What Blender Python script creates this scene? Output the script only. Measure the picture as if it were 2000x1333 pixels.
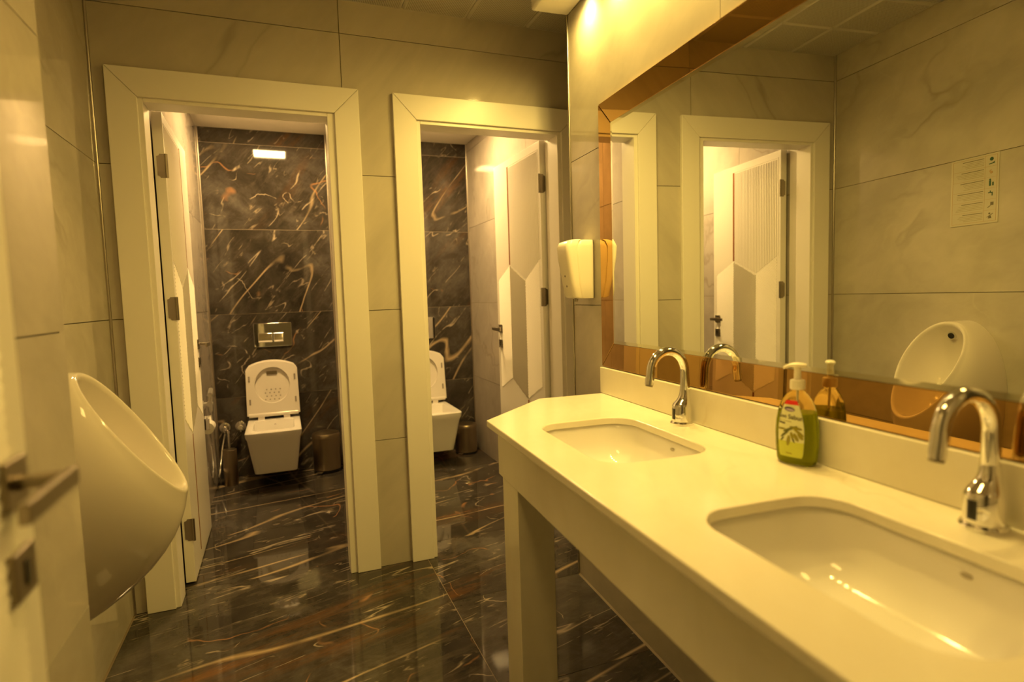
import bpy, bmesh, math, random
from mathutils import Vector, Matrix

for o in list(bpy.data.objects):
    bpy.data.objects.remove(o, do_unlink=True)
S = bpy.context.scene
COL = S.collection
PI = math.pi

# ------------------------------------------------------------------ camera
YAW, PITCH, ROLL = 0.37249, -0.07804, -0.02994
CX, CY, CZ, FPX = -0.0472, -2.6845, 1.2478, 1134.83
cyw, syw, cp, sp = math.cos(YAW), math.sin(YAW), math.cos(PITCH), math.sin(PITCH)
fw = Vector((syw * cp, cyw * cp, sp))
rt = Vector((cyw, -syw, 0))
up = rt.cross(fw)
rt2 = math.cos(ROLL) * rt + math.sin(ROLL) * up
up2 = -math.sin(ROLL) * rt + math.cos(ROLL) * up
cam = bpy.data.cameras.new('camera')
cam.sensor_width = 36.0
cam.lens = FPX * 36.0 / 2000.0
cam.clip_start = 0.02
cam.dof.use_dof = True
cam.dof.focus_distance = 2.3
cam.dof.aperture_fstop = 2.0
camo = bpy.data.objects.new('camera', cam)
COL.objects.link(camo)
camo.matrix_world = Matrix(((rt2.x, up2.x, -fw.x, CX), (rt2.y, up2.y, -fw.y, CY), (rt2.z, up2.z, -fw.z, CZ), (0, 0, 0, 1)))
S.camera = camo

# ------------------------------------------------------------------ world + exposure
W = bpy.data.worlds.new('world'); S.world = W; W.use_nodes = True
W.node_tree.nodes['Background'].inputs[0].default_value = (0.02, 0.015, 0.008, 1)
W.node_tree.nodes['Background'].inputs[1].default_value = 1.0
S.view_settings.view_transform = 'Standard'
S.view_settings.look = 'None'
S.view_settings.gamma = 1.0
S.view_settings.use_curve_mapping = False
S.view_settings.exposure = 0.10
# light colours and powers (the lamps themselves are built with their fittings below)
SPOT_COL = (1.0, 0.665, 0.145)
PANEL_COL = (1.0, 0.62, 0.165)
STALL_COL = (1.0, 0.645, 0.24)
SPOT_W = 2.4
WIDE_W = 25.0
PANEL_STRENGTH = 18.0
STALL_STRENGTH = 205.0
LENS_STRENGTH = 45.0

# ------------------------------------------------------------------ helpers
def obj(name, bm, mat, parent=None, smooth=False, bevel=0.0, loc=None, solid=0.0, segs=2):
    me = bpy.data.meshes.new(name)
    bmesh.ops.recalc_face_normals(bm, faces=bm.faces)
    if smooth:
        for f in bm.faces: f.smooth = True
    bm.to_mesh(me); bm.free()
    me.materials.append(mat)
    o = bpy.data.objects.new(name, me); COL.objects.link(o)
    if parent: o.parent = parent
    if loc: o.location = loc
    if solid:
        m = o.modifiers.new('solid', 'SOLIDIFY'); m.thickness = solid; m.offset = 0
    if bevel:
        m = o.modifiers.new('bevel', 'BEVEL'); m.width = bevel; m.segments = segs; m.limit_method = 'ANGLE'; m.angle_limit = math.radians(35)
        for p in me.polygons: p.use_smooth = True
        m.harden_normals = True
    return o

def sharp(o, deg=35):
    """smooth shading with hard creases"""
    me = o.data
    for p in me.polygons: p.use_smooth = True
    me.set_sharp_from_angle(angle=math.radians(deg))
    return o

def tag(o, label=None, cat=None, group=None, kind=None):
    if label: o['label'] = label
    if cat: o['category'] = cat
    if group: o['group'] = group
    if kind: o['kind'] = kind
    return o

def empty(name, loc=(0, 0, 0), rz=0.0, parent=None):
    o = bpy.data.objects.new(name, None); COL.objects.link(o)
    o.empty_display_size = 0.05
    o.location = loc; o.rotation_euler = (0, 0, rz)
    if parent: o.parent = parent
    return o

def copy_tree(o, parent=None):
    c = o.copy(); COL.objects.link(c); c.parent = parent
    for ch in list(o.children): copy_tree(ch, c)
    return c

def box(bm, x0, x1, y0, y1, z0, z1):
    vs = [bm.verts.new(p) for p in ((x0, y0, z0), (x1, y0, z0), (x1, y1, z0), (x0, y1, z0), (x0, y0, z1), (x1, y0, z1), (x1, y1, z1), (x0, y1, z1))]
    for f in ((0, 3, 2, 1), (4, 5, 6, 7), (0, 1, 5, 4), (1, 2, 6, 5), (2, 3, 7, 6), (3, 0, 4, 7)):
        bm.faces.new([vs[i] for i in f])
    return vs

def B(*a):
    bm = bmesh.new(); box(bm, *a); return bm

def loft(bm, rings, cap0=True, cap1=True, closed=True):
    vr = [[bm.verts.new(p) for p in r] for r in rings]
    n = len(rings[0])
    for a, b in zip(vr[:-1], vr[1:]):
        for i in range(n if closed else n - 1):
            j = (i + 1) % n
            bm.faces.new((a[i], a[j], b[j], b[i]))
    if cap0: bm.faces.new(vr[0][::-1])
    if cap1: bm.faces.new(vr[-1])
    return vr

def lathe(bm, prof, n=24, c=(0, 0), cap0=True, cap1=True):
    rings = [[(c[0] + r * math.cos(2 * PI * i / n), c[1] + r * math.sin(2 * PI * i / n), z) for i in range(n)] for r, z in prof]
    return loft(bm, rings, cap0, cap1)

def tube(bm, pts, rad, n=12):
    pts = [Vector(p) for p in pts]
    if not isinstance(rad, (list, tuple)): rad = [rad] * len(pts)
    rings = []
    T = [(pts[min(i + 1, len(pts) - 1)] - pts[max(i - 1, 0)]).normalized() for i in range(len(pts))]
    ref = Vector((0, 0, 1)) if abs(T[0].z) < 0.9 else Vector((1, 0, 0))
    u = T[0].cross(ref).normalized()
    for p, t, r in zip(pts, T, rad):
        u = (u - t * u.dot(t)).normalized(); v = t.cross(u)
        rings.append([p + r * (math.cos(2 * PI * i / n) * u + math.sin(2 * PI * i / n) * v) for i in range(n)])
    return loft(bm, rings)

def prism(bm, poly, z0, z1):
    a = [bm.verts.new((x, y, z0)) for x, y in poly]; b = [bm.verts.new((x, y, z1)) for x, y in poly]
    n = len(poly)
    bm.faces.new(a[::-1]); bm.faces.new(b)
    for i in range(n): bm.faces.new((a[i], a[(i + 1) % n], b[(i + 1) % n], b[i]))

def extr(bm, poly, fn, d0, d1):
    """polygon (a,b) extruded along third axis; fn(a,b,d)->xyz"""
    A = [bm.verts.new(fn(a, b, d0)) for a, b in poly]; Bv = [bm.verts.new(fn(a, b, d1)) for a, b in poly]
    n = len(poly)
    bm.faces.new(A[::-1]); bm.faces.new(Bv)
    for i in range(n): bm.faces.new((A[i], A[(i + 1) % n], Bv[(i + 1) % n], Bv[i]))

def rrect(w, d, r, n=5, cx=0, cy=0):
    pts = []
    for k, (sx, sy) in enumerate(((1, 1), (-1, 1), (-1, -1), (1, -1))):
        for i in range(n + 1):
            a = PI / 2 * (k + i / n)
            pts.append((cx + sx * (w / 2 - r) + r * math.cos(a), cy + sy * (d / 2 - r) + r * math.sin(a)))
    return pts

def bez(p0, p1, p2, n):
    return [tuple((1 - t) ** 2 * a + 2 * t * (1 - t) * b + t * t * c for a, b, c in zip(p0, p1, p2)) for t in [i / n for i in range(n + 1)]]

# ------------------------------------------------------------------ materials
def pmat(name, col, rough=0.5, metal=0.0, **kw):
    m = bpy.data.materials.new(name); m.use_nodes = True
    b = m.node_tree.nodes['Principled BSDF']
    b.inputs['Base Color'].default_value = (*col, 1)
    b.inputs['Roughness'].default_value = rough
    b.inputs['Metallic'].default_value = metal
    for k, v in kw.items():
        b.inputs[k.replace('_', ' ')].default_value = v
    return m

class NT:
    def __init__(s, m): s.t = m.node_tree; s.bsdf = s.t.nodes['Principled BSDF']
    def n(s, ty, **kw):
        nd = s.t.nodes.new(ty)
        for k, v in kw.items(): setattr(nd, k, v)
        return nd
    def l(s, a, b): s.t.links.new(a, b)
    def math(s, op, a, b=None):
        nd = s.n('ShaderNodeMath', operation=op)
        for i, v in enumerate((a, b)):
            if v is None: continue
            if isinstance(v, (int, float)): nd.inputs[i].default_value = v
            else: s.l(v, nd.inputs[i])
        return nd.outputs[0]
    def noise(s, vec, scale, detail=4, rough=0.5, dist=0.0):
        nd = s.n('ShaderNodeTexNoise'); s.l(vec, nd.inputs['Vector'])
        nd.inputs['Scale'].default_value = scale; nd.inputs['Detail'].default_value = detail
        nd.inputs['Roughness'].default_value = rough; nd.inputs['Distortion'].default_value = dist
        return nd.outputs['Fac']
    def ramp(s, fac, stops):
        nd = s.n('ShaderNodeValToRGB'); s.l(fac, nd.inputs[0])
        el = nd.color_ramp.elements
        while len(el) < len(stops): el.new(0.5)
        for e, (p, c) in zip(el, stops):
            e.position = p; e.color = c if len(c) == 4 else (*c, 1)
        return nd.outputs[0]
    def mix(s, fac, a, b):
        nd = s.n('ShaderNodeMix', data_type='RGBA')
        if isinstance(fac, (int, float)): nd.inputs[0].default_value = fac
        else: s.l(fac, nd.inputs[0])
        for i, v in ((6, a), (7, b)):
            if isinstance(v, tuple): nd.inputs[i].default_value = (*v, 1)
            else: s.l(v, nd.inputs[i])
        return nd.outputs[2]
    def coords(s, rot=(0, 0, 0), scale=(1, 1, 1), rnd=7.0):
        tc = s.n('ShaderNodeTexCoord'); oi = s.n('ShaderNodeObjectInfo')
        cx = s.n('ShaderNodeCombineXYZ')
        for i, f in enumerate((1.0, 3.7, 6.1)):
            s.l(s.math('MULTIPLY', oi.outputs['Random'], rnd * f), cx.inputs[i])
        ad = s.n('ShaderNodeVectorMath', operation='ADD')
        s.l(tc.outputs['Object'], ad.inputs[0]); s.l(cx.outputs[0], ad.inputs[1])
        # rotate first, then stretch along the rotated axes
        mp = s.n('ShaderNodeMapping'); s.l(ad.outputs[0], mp.inputs[0]); mp.inputs['Rotation'].default_value = rot
        m2 = s.n('ShaderNodeMapping'); s.l(mp.outputs[0], m2.inputs[0]); m2.inputs['Scale'].default_value = scale
        return ad.outputs[0], m2.outputs[0]
    def warp(s, vec, scale, amt):
        nz = s.n('ShaderNodeTexNoise'); s.l(vec, nz.inputs['Vector']); nz.inputs['Scale'].default_value = scale; nz.inputs['Detail'].default_value = 4
        sub = s.n('ShaderNodeVectorMath', operation='SUBTRACT'); s.l(nz.outputs['Color'], sub.inputs[0]); sub.inputs[1].default_value = (.5, .5, .5)
        sc = s.n('ShaderNodeVectorMath', operation='SCALE'); s.l(sub.outputs[0], sc.inputs[0]); sc.inputs['Scale'].default_value = amt
        ad = s.n('ShaderNodeVectorMath', operation='ADD'); s.l(vec, ad.inputs[0]); s.l(sc.outputs[0], ad.inputs[1])
        return ad.outputs[0]
    def vein(s, vec, scale, width, detail=2.0, dist=0.0):
        f = s.noise(vec, scale, detail, 0.5, dist)
        a = s.math('ABSOLUTE', s.math('SUBTRACT', f, 0.5))
        return s.ramp(a, [(0.0, (1, 1, 1)), (width, (0, 0, 0))])

def beige_marble(name, base, dark, rot, rough=0.07):
    m = pmat(name, base, rough); t = NT(m)
    raw, st = t.coords(rot, (0.45, 2.0, 2.0))
    w = t.warp(st, 1.6, 0.55)
    cloud = t.noise(w, 1.7, 5, 0.6)
    c0 = t.mix(t.ramp(cloud, [(0.32, (0, 0, 0)), (0.68, (1, 1, 1))]), tuple(v * 0.84 for v in base), tuple(min(1, v * 1.10) for v in base))
    v1 = t.vein(w, 1.1, 0.022, 3)
    v1m = t.math('MULTIPLY', v1, t.ramp(t.noise(raw, 1.3, 2), [(0.52, (0, 0, 0)), (0.68, (1, 1, 1))]))
    c1 = t.mix(t.math('MULTIPLY', v1m, 0.55), c0, dark)
    v2 = t.vein(t.warp(raw, 2.2, 0.4), 1.6, 0.012, 3)
    v2m = t.math('MULTIPLY', v2, t.ramp(t.noise(raw, 2.1, 2), [(0.5, (0, 0, 0)), (0.66, (1, 1, 1))]))
    c2 = t.mix(t.math('MULTIPLY', v2m, 0.16), c1, tuple(min(1, v * 1.35) for v in base))
    t.l(c2, t.bsdf.inputs['Base Color'])
    return m

def dark_marble(name, rot, scale, rough=0.06, vw=0.0075):
    m = pmat(name, (0.05, 0.045, 0.04), rough); t = NT(m)
    raw, st = t.coords(rot, scale)
    w = t.warp(st, 0.9, 0.35)
    wf = t.warp(st, 3.0, 0.10)
    cloud = t.noise(t.warp(raw, 2.0, 0.5), 2.4, 9, 0.70)
    c0 = t.ramp(cloud, [(0.30, (0.014, 0.012, 0.011)), (0.5, (0.042, 0.036, 0.031)), (0.70, (0.100, 0.092, 0.086))])
    grain = t.noise(wf, 9, 8, 0.78)
    c0 = t.mix(t.ramp(grain, [(0.50, (0, 0, 0)), (0.78, (0.55, 0.55, 0.55))]), c0, (0.15, 0.125, 0.10))
    rust = t.math('MULTIPLY', t.ramp(t.noise(w, 1.2, 3, 0.5), [(0.58, (0, 0, 0)), (0.66, (1, 1, 1))]), t.ramp(t.noise(wf, 5, 6, 0.75), [(0.44, (0, 0, 0)), (0.64, (1, 1, 1))]))
    c1 = t.mix(t.math('MULTIPLY', rust, 0.60), c0, (0.21, 0.085, 0.020))
    # broken-up masks so that no vein closes into a loop
    def masked(v, sc, lo, hi): return t.math('MULTIPLY', v, t.ramp(t.noise(raw, sc, 3, 0.6), [(lo, (0, 0, 0)), (hi, (1, 1, 1))]))
    va = masked(t.vein(w, 0.85, vw, 1.5), 2.2, 0.40, 0.55)
    c2 = t.mix(t.math('MULTIPLY', va, 0.85), c1, (0.48, 0.36, 0.22))
    vb = masked(t.vein(wf, 1.9, 0.0060, 3.0), 6.0, 0.50, 0.58)
    c3 = t.mix(t.math('MULTIPLY', vb, 0.80), c2, (0.46, 0.38, 0.28))
    vd = masked(t.vein(wf, 4.2, 0.0110, 3.0), 9.0, 0.54, 0.62)
    c3 = t.mix(t.math('MULTIPLY', vd, 0.60), c3, (0.36, 0.29, 0.21))
    # a few crossing hair cracks
    vc = masked(t.vein(t.warp(raw, 2.0, 0.3), 1.3, 0.0028, 2.0), 3.4, 0.54, 0.62)
    c4 = t.mix(t.math('MULTIPLY', vc, 0.75), c3, (0.40, 0.20, 0.09))
    ve = masked(t.vein(t.warp(raw, 6.0, 0.10), 2.1, 0.0032, 2.0), 4.6, 0.57, 0.63)
    c5 = t.mix(t.math('MULTIPLY', ve, 0.75), c4, (0.46, 0.38, 0.28))
    t.l(c5, t.bsdf.inputs['Base Color'])
    return m

M = {}
M['tile'] = beige_marble('beige_marble_tile', (0.50, 0.460, 0.385), (0.25, 0.225, 0.17), (0, 0.9, 0.2))
M['tile_x'] = beige_marble('beige_marble_tile_side', (0.50, 0.460, 0.385), (0.25, 0.225, 0.17), (0.2, 0.3, 0.9))
M['tile_stall'] = beige_marble('grey_marble_tile', (0.44, 0.40, 0.36), (0.24, 0.21, 0.18), (0.75, 0.2, 0.3))
M['dark_floor'] = dark_marble('dark_marble_floor', (0, 0, -0.27), (0.33, 2.3, 1.0), 0.045)
M['dark_wall'] = dark_marble('dark_marble_wall', (0, 0.85, 0), (0.42, 1.0, 1.9), 0.05, 0.0032)
M['grout'] = pmat('grout', (0.20, 0.165, 0.11), 0.85)
M['grout_dark'] = pmat('grout_floor', (0.24, 0.185, 0.12), 0.8)
M['grout_pale'] = pmat('grout_pale', (0.30, 0.25, 0.18), 0.8)
M['plaster'] = pmat('plaster', (0.72, 0.69, 0.62), 0.7)
M['soffit'] = pmat('white_lacquer_board', (0.80, 0.77, 0.70), 0.35)
M['casing'] = pmat('white_door_lacquer', (0.80, 0.765, 0.69), 0.33)
M['leaf'] = pmat('white_leaf_lacquer', (0.80, 0.77, 0.71), 0.28)
M['copper'] = pmat('copper_inlay', (0.32, 0.115, 0.03), 0.35, 0.4)
M['steel'] = pmat('brushed_steel', (0.50, 0.46, 0.40), 0.30, 1.0)
M['nickel'] = pmat('dark_nickel', (0.34, 0.30, 0.24), 0.28, 1.0)
M['bin_steel'] = pmat('satin_bronze_steel', (0.44, 0.37, 0.28), 0.30, 1.0)
M['chrome'] = pmat('chrome', (0.86, 0.85, 0.84), 0.03, 1.0)
M['satin'] = pmat('satin_chrome', (0.80, 0.78, 0.74), 0.28, 0.85)
M['black'] = pmat('black_plastic', (0.012, 0.011, 0.01), 0.25)
M['mark'] = pmat('grey_glaze_mark', (0.42, 0.38, 0.31), 0.2)
M['rubber'] = pmat('grey_rubber', (0.25, 0.22, 0.19), 0.6)
M['ceramic'] = pmat('white_ceramic', (0.82, 0.80, 0.76), 0.06)
M['ceramic_pink'] = pmat('urinal_ceramic', (0.70, 0.65, 0.58), 0.07)
M['seat'] = pmat('white_seat_plastic', (0.74, 0.70, 0.64), 0.10)
M['plastic'] = pmat('cream_plastic', (0.86, 0.81, 0.66), 0.25)
M['paper'] = pmat('white_paper', (0.72, 0.70, 0.62), 0.7)
M['sheet'] = pmat('laminated_sheet', (0.56, 0.53, 0.42), 0.35)
M['ink'] = pmat('printed_ink', (0.16, 0.14, 0.09), 0.5)
M['ink_faint'] = pmat('printed_fine_text', (0.34, 0.29, 0.18), 0.5)
M['ink_green'] = pmat('printed_green', (0.03, 0.10, 0.06), 0.5)
M['ink_skin'] = pmat('printed_orange', (0.50, 0.33, 0.17), 0.5)
M['mirror'] = pmat('mirror_glass', (0.86, 0.885, 0.83), 0.0, 1.0)
M['bronze'] = pmat('bronze_mirror', (0.56, 0.345, 0.12), 0.012, 1.0)
M['mirror_edge'] = pmat('bevelled_mirror_edge', (0.80, 0.80, 0.66), 0.05, 1.0)

def counter_mat():
    m = pmat('cream_marble', (0.82, 0.78, 0.66), 0.14); t = NT(m)
    raw, st = t.coords((0, 0, 0.5), (1, 2.5, 1))
    w = t.warp(st, 2.0, 0.5)
    c = t.mix(t.ramp(t.noise(w, 2.2, 5, .6), [(0.35, (0, 0, 0)), (0.7, (1, 1, 1))]), (0.80, 0.755, 0.62), (0.88, 0.845, 0.73))
    v = t.math('MULTIPLY', t.vein(w, 1.6, 0.02, 3), t.ramp(t.noise(raw, 2.6, 2), [(0.55, (0, 0, 0)), (0.7, (1, 1, 1))]))
    t.l(t.mix(t.math('MULTIPLY', v, 0.30), c, (0.62, 0.52, 0.36)), t.bsdf.inputs['Base Color'])
    return m
M['counter'] = counter_mat()

def ceiling_mat():
    m = pmat('perforated_metal_tile', (0.60, 0.57, 0.50), 0.45); t = NT(m)
    tc = t.n('ShaderNodeTexCoord')
    sc = t.n('ShaderNodeVectorMath', operation='SCALE'); t.l(tc.outputs['Object'], sc.inputs[0]); sc.inputs['Scale'].default_value = 1 / 0.0075
    fr = t.n('ShaderNodeVectorMath', operation='FRACTION'); t.l(sc.outputs[0], fr.inputs[0])
    sp_ = t.n('ShaderNodeSeparateXYZ'); t.l(fr.outputs[0], sp_.inputs[0])
    dx = t.math('SUBTRACT', sp_.outputs[0], 0.5); dy = t.math('SUBTRACT', sp_.outputs[1], 0.5)
    d2 = t.math('ADD', t.math('MULTIPLY', dx, dx), t.math('MULTIPLY', dy, dy))
    # only inside the tile's plain border
    so = t.n('ShaderNodeSeparateXYZ'); t.l(tc.outputs['Object'], so.inputs[0])
    inside = t.math('MULTIPLY', t.math('LESS_THAN', t.math('ABSOLUTE', so.outputs[0]), 0.138), t.math('LESS_THAN', t.math('ABSOLUTE', so.outputs[1]), 0.138))
    hole = t.math('MULTIPLY', t.math('LESS_THAN', d2, 0.075), inside)
    t.l(t.mix(hole, (0.62, 0.59, 0.52), (0.10, 0.09, 0.07)), t.bsdf.inputs['Base Color'])
    return m
M['ceiltile'] = ceiling_mat()

def emit_mat(name, col, strength):
    m = bpy.data.materials.new(name); m.use_nodes = True
    b = m.node_tree.nodes['Principled BSDF']
    b.inputs['Base Color'].default_value = (*col, 1)
    b.inputs['Emission Color'].default_value = (*col, 1)
    b.inputs['Emission Strength'].default_value = strength
    return m
M['lens'] = emit_mat('spot_lens_glow', (1.0, 0.80, 0.36), LENS_STRENGTH)
M['panel'] = emit_mat('panel_glow', PANEL_COL, PANEL_STRENGTH)
M['panel_stall'] = emit_mat('cubicle_panel_glow', STALL_COL, STALL_STRENGTH)
M['bottle'] = pmat('clear_bottle', (0.93, 0.95, 0.72), 0.02, 0.0, IOR=1.12)
M['bottle'].node_tree.nodes['Principled BSDF'].inputs['Transmission Weight'].default_value = 1.0
M['liquid'] = pmat('green_soap', (0.38, 0.41, 0.02), 0.05, 0.0, IOR=1.15)
M['liquid'].node_tree.nodes['Principled BSDF'].inputs['Transmission Weight'].default_value = 0.62
M['lab'] = pmat('label_pale', (0.80, 0.82, 0.50), 0.3)
M['lab_green'] = pmat('label_lime', (0.60, 0.66, 0.06), 0.3)
M['lab_red'] = pmat('label_red', (0.72, 0.03, 0.02), 0.3)
M['lab_purple'] = pmat('label_navy', (0.06, 0.04, 0.12), 0.3)
M['lab_lilac'] = pmat('label_lilac', (0.55, 0.46, 0.62), 0.3)
M['lab_text'] = pmat('label_grey_text', (0.13, 0.12, 0.06), 0.4)
M['lab_olive'] = pmat('label_olive_leaf', (0.13, 0.14, 0.02), 0.4)
M['lab_olive_fruit'] = pmat('label_olive_fruit', (0.30, 0.27, 0.01), 0.4)

# ------------------------------------------------------------------ layout constants
XL = -0.681            # left wall
XR, AR = 1.1425, 0.0577  # right (mirror) wall: x = XR + AR*y
XP, YP = -0.48, -1.20  # pier on the left, nearer the camera
YE = -0.452            # far end of the mirror wall
YB = 1.88              # back wall of the cubicles
WT = 0.16              # thickness of the partition with the doors
ZC = 2.54              # main ceiling
ZCS = 2.465            # cubicle ceiling
YF = -2.76             # entrance wall
nrm = math.hypot(1, AR)
TV = Vector((AR, 1, 0)) / nrm       # along the right wall, away from camera
NV = Vector((1, -AR, 0)) / nrm      # into the right wall
RZ = math.atan2(-TV.y, -TV.x)       # local x = towards camera, local y = into wall
def L(s, o, z=0.0):
    return Vector((XR, 0, z)) - s * TV - o * NV

GAP = 0.0028
TH = 0.008
def st(name, bm, mat, **kw):
    return tag(obj(name, bm, mat, **kw), kind='structure')

def cut_cells(r, holes):
    """rectangle r=(a0,a1,b0,b1) minus holes -> list of rectangles"""
    xs = sorted({r[0], r[1], *[v for h in holes for v in h[:2] if r[0] < v < r[1]]})
    zs = sorted({r[2], r[3], *[v for h in holes for v in h[2:] if r[2] < v < r[3]]})
    out = []
    for a, b in zip(xs[:-1], xs[1:]):
        for c, d in zip(zs[:-1], zs[1:]):
            mx, mz = (a + b) / 2, (c + d) / 2
            if not any(h[0] < mx < h[1] and h[2] < mz < h[3] for h in holes):
                out.append((a, b, c, d))
    return out

def tiles(parent, mat, As, Bs, fn, holes=(), name='tile', th=TH):
    """As, Bs: joint positions; fn(a,b,d)->xyz with d = height above the grout plane"""
    k = 0
    for a0, a1 in zip(As[:-1], As[1:]):
        for b0, b1 in zip(Bs[:-1], Bs[1:]):
            r = (a0 + GAP / 2, a1 - GAP / 2, b0 + GAP / 2, b1 - GAP / 2)
            if r[1] - r[0] < 0.01 or r[3] - r[2] < 0.01: continue
            cells = cut_cells(r, holes)
            if not cells: continue
            bm = bmesh.new()
            for c in cells:
                extr(bm, [(c[0], c[2]), (c[1], c[2]), (c[1], c[3]), (c[0], c[3])], fn, 0.0, th)
            bmesh.ops.remove_doubles(bm, verts=bm.verts, dist=1e-5)
            o = obj(name, bm, mat, parent)
            k += 1
    return k

# ================================================================== SETTING
# ---- floor
fl = st('floor', B(-0.75, 1.75, -4.0, YB + 0.05, -0.08, -0.0012), M['grout_dark'])
ffn = lambda a, b, d: (a, b, -0.0075 + d)
tiles(fl, M['dark_floor'], [-0.67 - 0.005, 0.53], [-4.0, -2.27, -1.07, 0.13, 0.73, 1.33, YB], ffn, th=0.0075)
tiles(fl, M['dark_floor'], [0.53, 1.73], [-4.0, -3.445, -2.845, -2.245, -1.645, -1.045, -0.445, 0.165, 0.765, 1.365, YB], ffn, th=0.0075)

# ---- ceiling with 30 cm metal tiles
ce = st('ceiling', B(-0.75, 1.75, -4.0, 0.0, ZC + 0.02, ZC + 0.10), M['plaster'])
proto = None
PX0, PX1, PY0, PY1 = -0.08, 0.22, -2.09, -1.49   # opening for the panel light
for i in range(9):
    x = -0.08 - 0.6 + i * 0.3 - 0.15 + 0.0
    for j in range(10):
        y = 0.0 - 0.29 + 0.15 - j * 0.3
        if x - 0.15 > 1.7 or (PX0 - 0.01 < x < PX1 + 0.01 and PY0 - 0.01 < y < PY1 + 0.01): continue
        if proto is None:
            bm = bmesh.new()
            a, c = 0.1488, 0.1400
            loft(bm, [[(-a, -a, 0.012), (a, -a, 0.012), (a, a, 0.012), (-a, a, 0.012)], [(-a, -a, 0.006), (a, -a, 0.006), (a, a, 0.006), (-a, a, 0.006)], [(-c, -c, 0), (c, -c, 0), (c, c, 0), (-c, c, 0)]])
            proto = obj('ceiling_tile', bm, M['ceiltile'], ce); proto.location = (x, y, ZC)
        else:
            c = proto.copy(); COL.objects.link(c); c.parent = ce; c.location = (x, y, ZC)

# ---- door wall
D1 = dict(o0=-0.6300, o1=0.3090, i0=-0.527, i1=0.204, l0=-0.510, l1=0.174)
D2 = dict(o0=0.4570, o1=1.3930, i0=0.561, i1=1.290, l0=0.580, l1=1.272)
ZO, ZI, ZL = 2.165, 2.055, 2.040
holes = [(D['i0'] - 0.02, D['i1'] + 0.02, -1, ZI + 0.02) for D in (D1, D2)]
def wall_xz(name, x0, x1, y0, y1, z0, z1, hl, mat):
    bm = bmesh.new()
    for c in cut_cells((x0, x1, z0, z1), hl): box(bm, c[0], c[1], y0, y1, c[2], c[3])
    bmesh.ops.remove_doubles(bm, verts=bm.verts, dist=1e-5)
    return st(name, bm, mat)
wb = wall_xz('wall_back', XL - 0.07, 1.75, TH, WT, 0, ZC + 0.02, holes, M['grout'])
ZJ = [0.0, 0.6, 1.2, 1.8, 2.4, ZC + 0.015]
fb = lambda a, b, d: (a, TH - d, b)
tiles(wb, M['tile'], [XL, 0.2427, 1.4427, 1.74], ZJ, fb, holes)

# ---- left wall and pier
wl = st('wall_left', B(XL - 0.07, XL - TH, YP, TH, 0, ZC + 0.02), M['grout'])
fl_ = lambda a, b, d: (XL - TH + d, a, b)
tiles(wl, M['tile_x'], [YP, -0.001], ZJ, fl_)
wp = st('wall_left_front', B(XL - 0.07, XP - TH, YF, YP - 0.0, 0, ZC + 0.02), M['grout'])
tiles(wp, M['tile_x'], [YF, -2.40, YP + 0.002], ZJ, lambda a, b, d: (XP - TH + d, a, b))
tiles(wp, M['tile'], [XL, XP - 0.0005], ZJ, lambda a, b, d: (a, YP + d * 0.25, b))

# ---- mirror wall: solid block that ends before the door wall
bm = bmesh.new()
p = [L(-YE, -0.008), L(-YE, -0.40), L(2.95, -0.55), L(2.95, -0.008)]
prism(bm, [(v.x, v.y) for v in p], 0, ZC + 0.02)
wr = st('wall_right', bm, M['grout'])
frw = lambda a, b, d: tuple(L(a, -0.008 + d, b))
tiles(wr, M['tile_x'], [-YE, 1.420, 2.62, 2.95], ZJ, frw)
tiles(wr, M['tile'], [0.0, 0.38], ZJ, lambda a, b, d: tuple(L(-YE - d, -a, b)))
wrr = st('wall_right_recess', B(1.53, 1.60, YE - 0.02, TH, 0, ZC + 0.02), M['grout'])
tiles(wrr, M['tile_x'], [YE, -0.001], ZJ, lambda a, b, d: (1.53 - d, a, b))

# ---- entrance wall behind the camera, and the corridor beyond it
holes_f = [(-0.36, 0.50, -1, 2.09)]
wf_ = wall_xz('wall_front', XL - 0.07, 1.75, YF - 0.12, YF, 0, ZC + 0.02, holes_f, M['grout'])
tiles(wf_, M['tile'], [XP, -0.36 + 0.0, 0.50, 0.98], ZJ, lambda a, b, d: (a, YF + d, b), holes_f)
st('wall_corridor', B(-0.75, 1.75, -4.08, -4.0, 0, ZC + 0.02), M['plaster'])
st('wall_corridor_left', B(-0.83, -0.75, -4.08, YF - 0.12, 0, ZC + 0.02), M['plaster'])
st('wall_corridor_right', B(1.75, 1.83, -4.08, YF - 0.12, 0, ZC + 0.02), M['plaster'])

# ---- cubicles
def cubicle(tagname, x0, x1):
    bk = st('wall_cubicle_%s_back' % tagname, B(x0 - 0.02, x1 + 0.02, YB - TH + 0.0012, YB + 0.06, 0, ZCS + 0.03), M['grout_pale'])
    zj = [0.0, 0.580, 1.175, 1.770, 2.362, ZCS]
    tiles(bk, M['dark_wall'], [x0, x1], zj, lambda a, b, d: (a, YB - d, b))
    for side, x, sg in (('left', x0, 1), ('right', x1, -1)):
        w = st('wall_cubicle_%s_%s' % (tagname, side), B(min(x, x - sg * 0.045), max(x, x - sg * 0.045), WT, YB + 0.01, 0, ZCS + 0.03), M['grout'])
        tiles(w, M['tile_stall'], [WT, 0.66, YB - TH - 0.001], [0, 0.6, 1.2, 1.8, 2.4, ZCS], lambda a, b, d, x=x, sg=sg: (x + sg * d, a, b))
    st('ceiling_cubicle_%s' % tagname, B(x0 - 0.04, x1 + 0.04, WT, YB + 0.02, ZCS + 0.03, ZCS + 0.06), M['plaster'])
    bm = bmesh.new()
    cx_, cy_ = (x0 + x1) / 2, 1.12
    return
cubicle('left', -0.543, 0.318)
cubicle('right', 0.405, 1.395)
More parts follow.
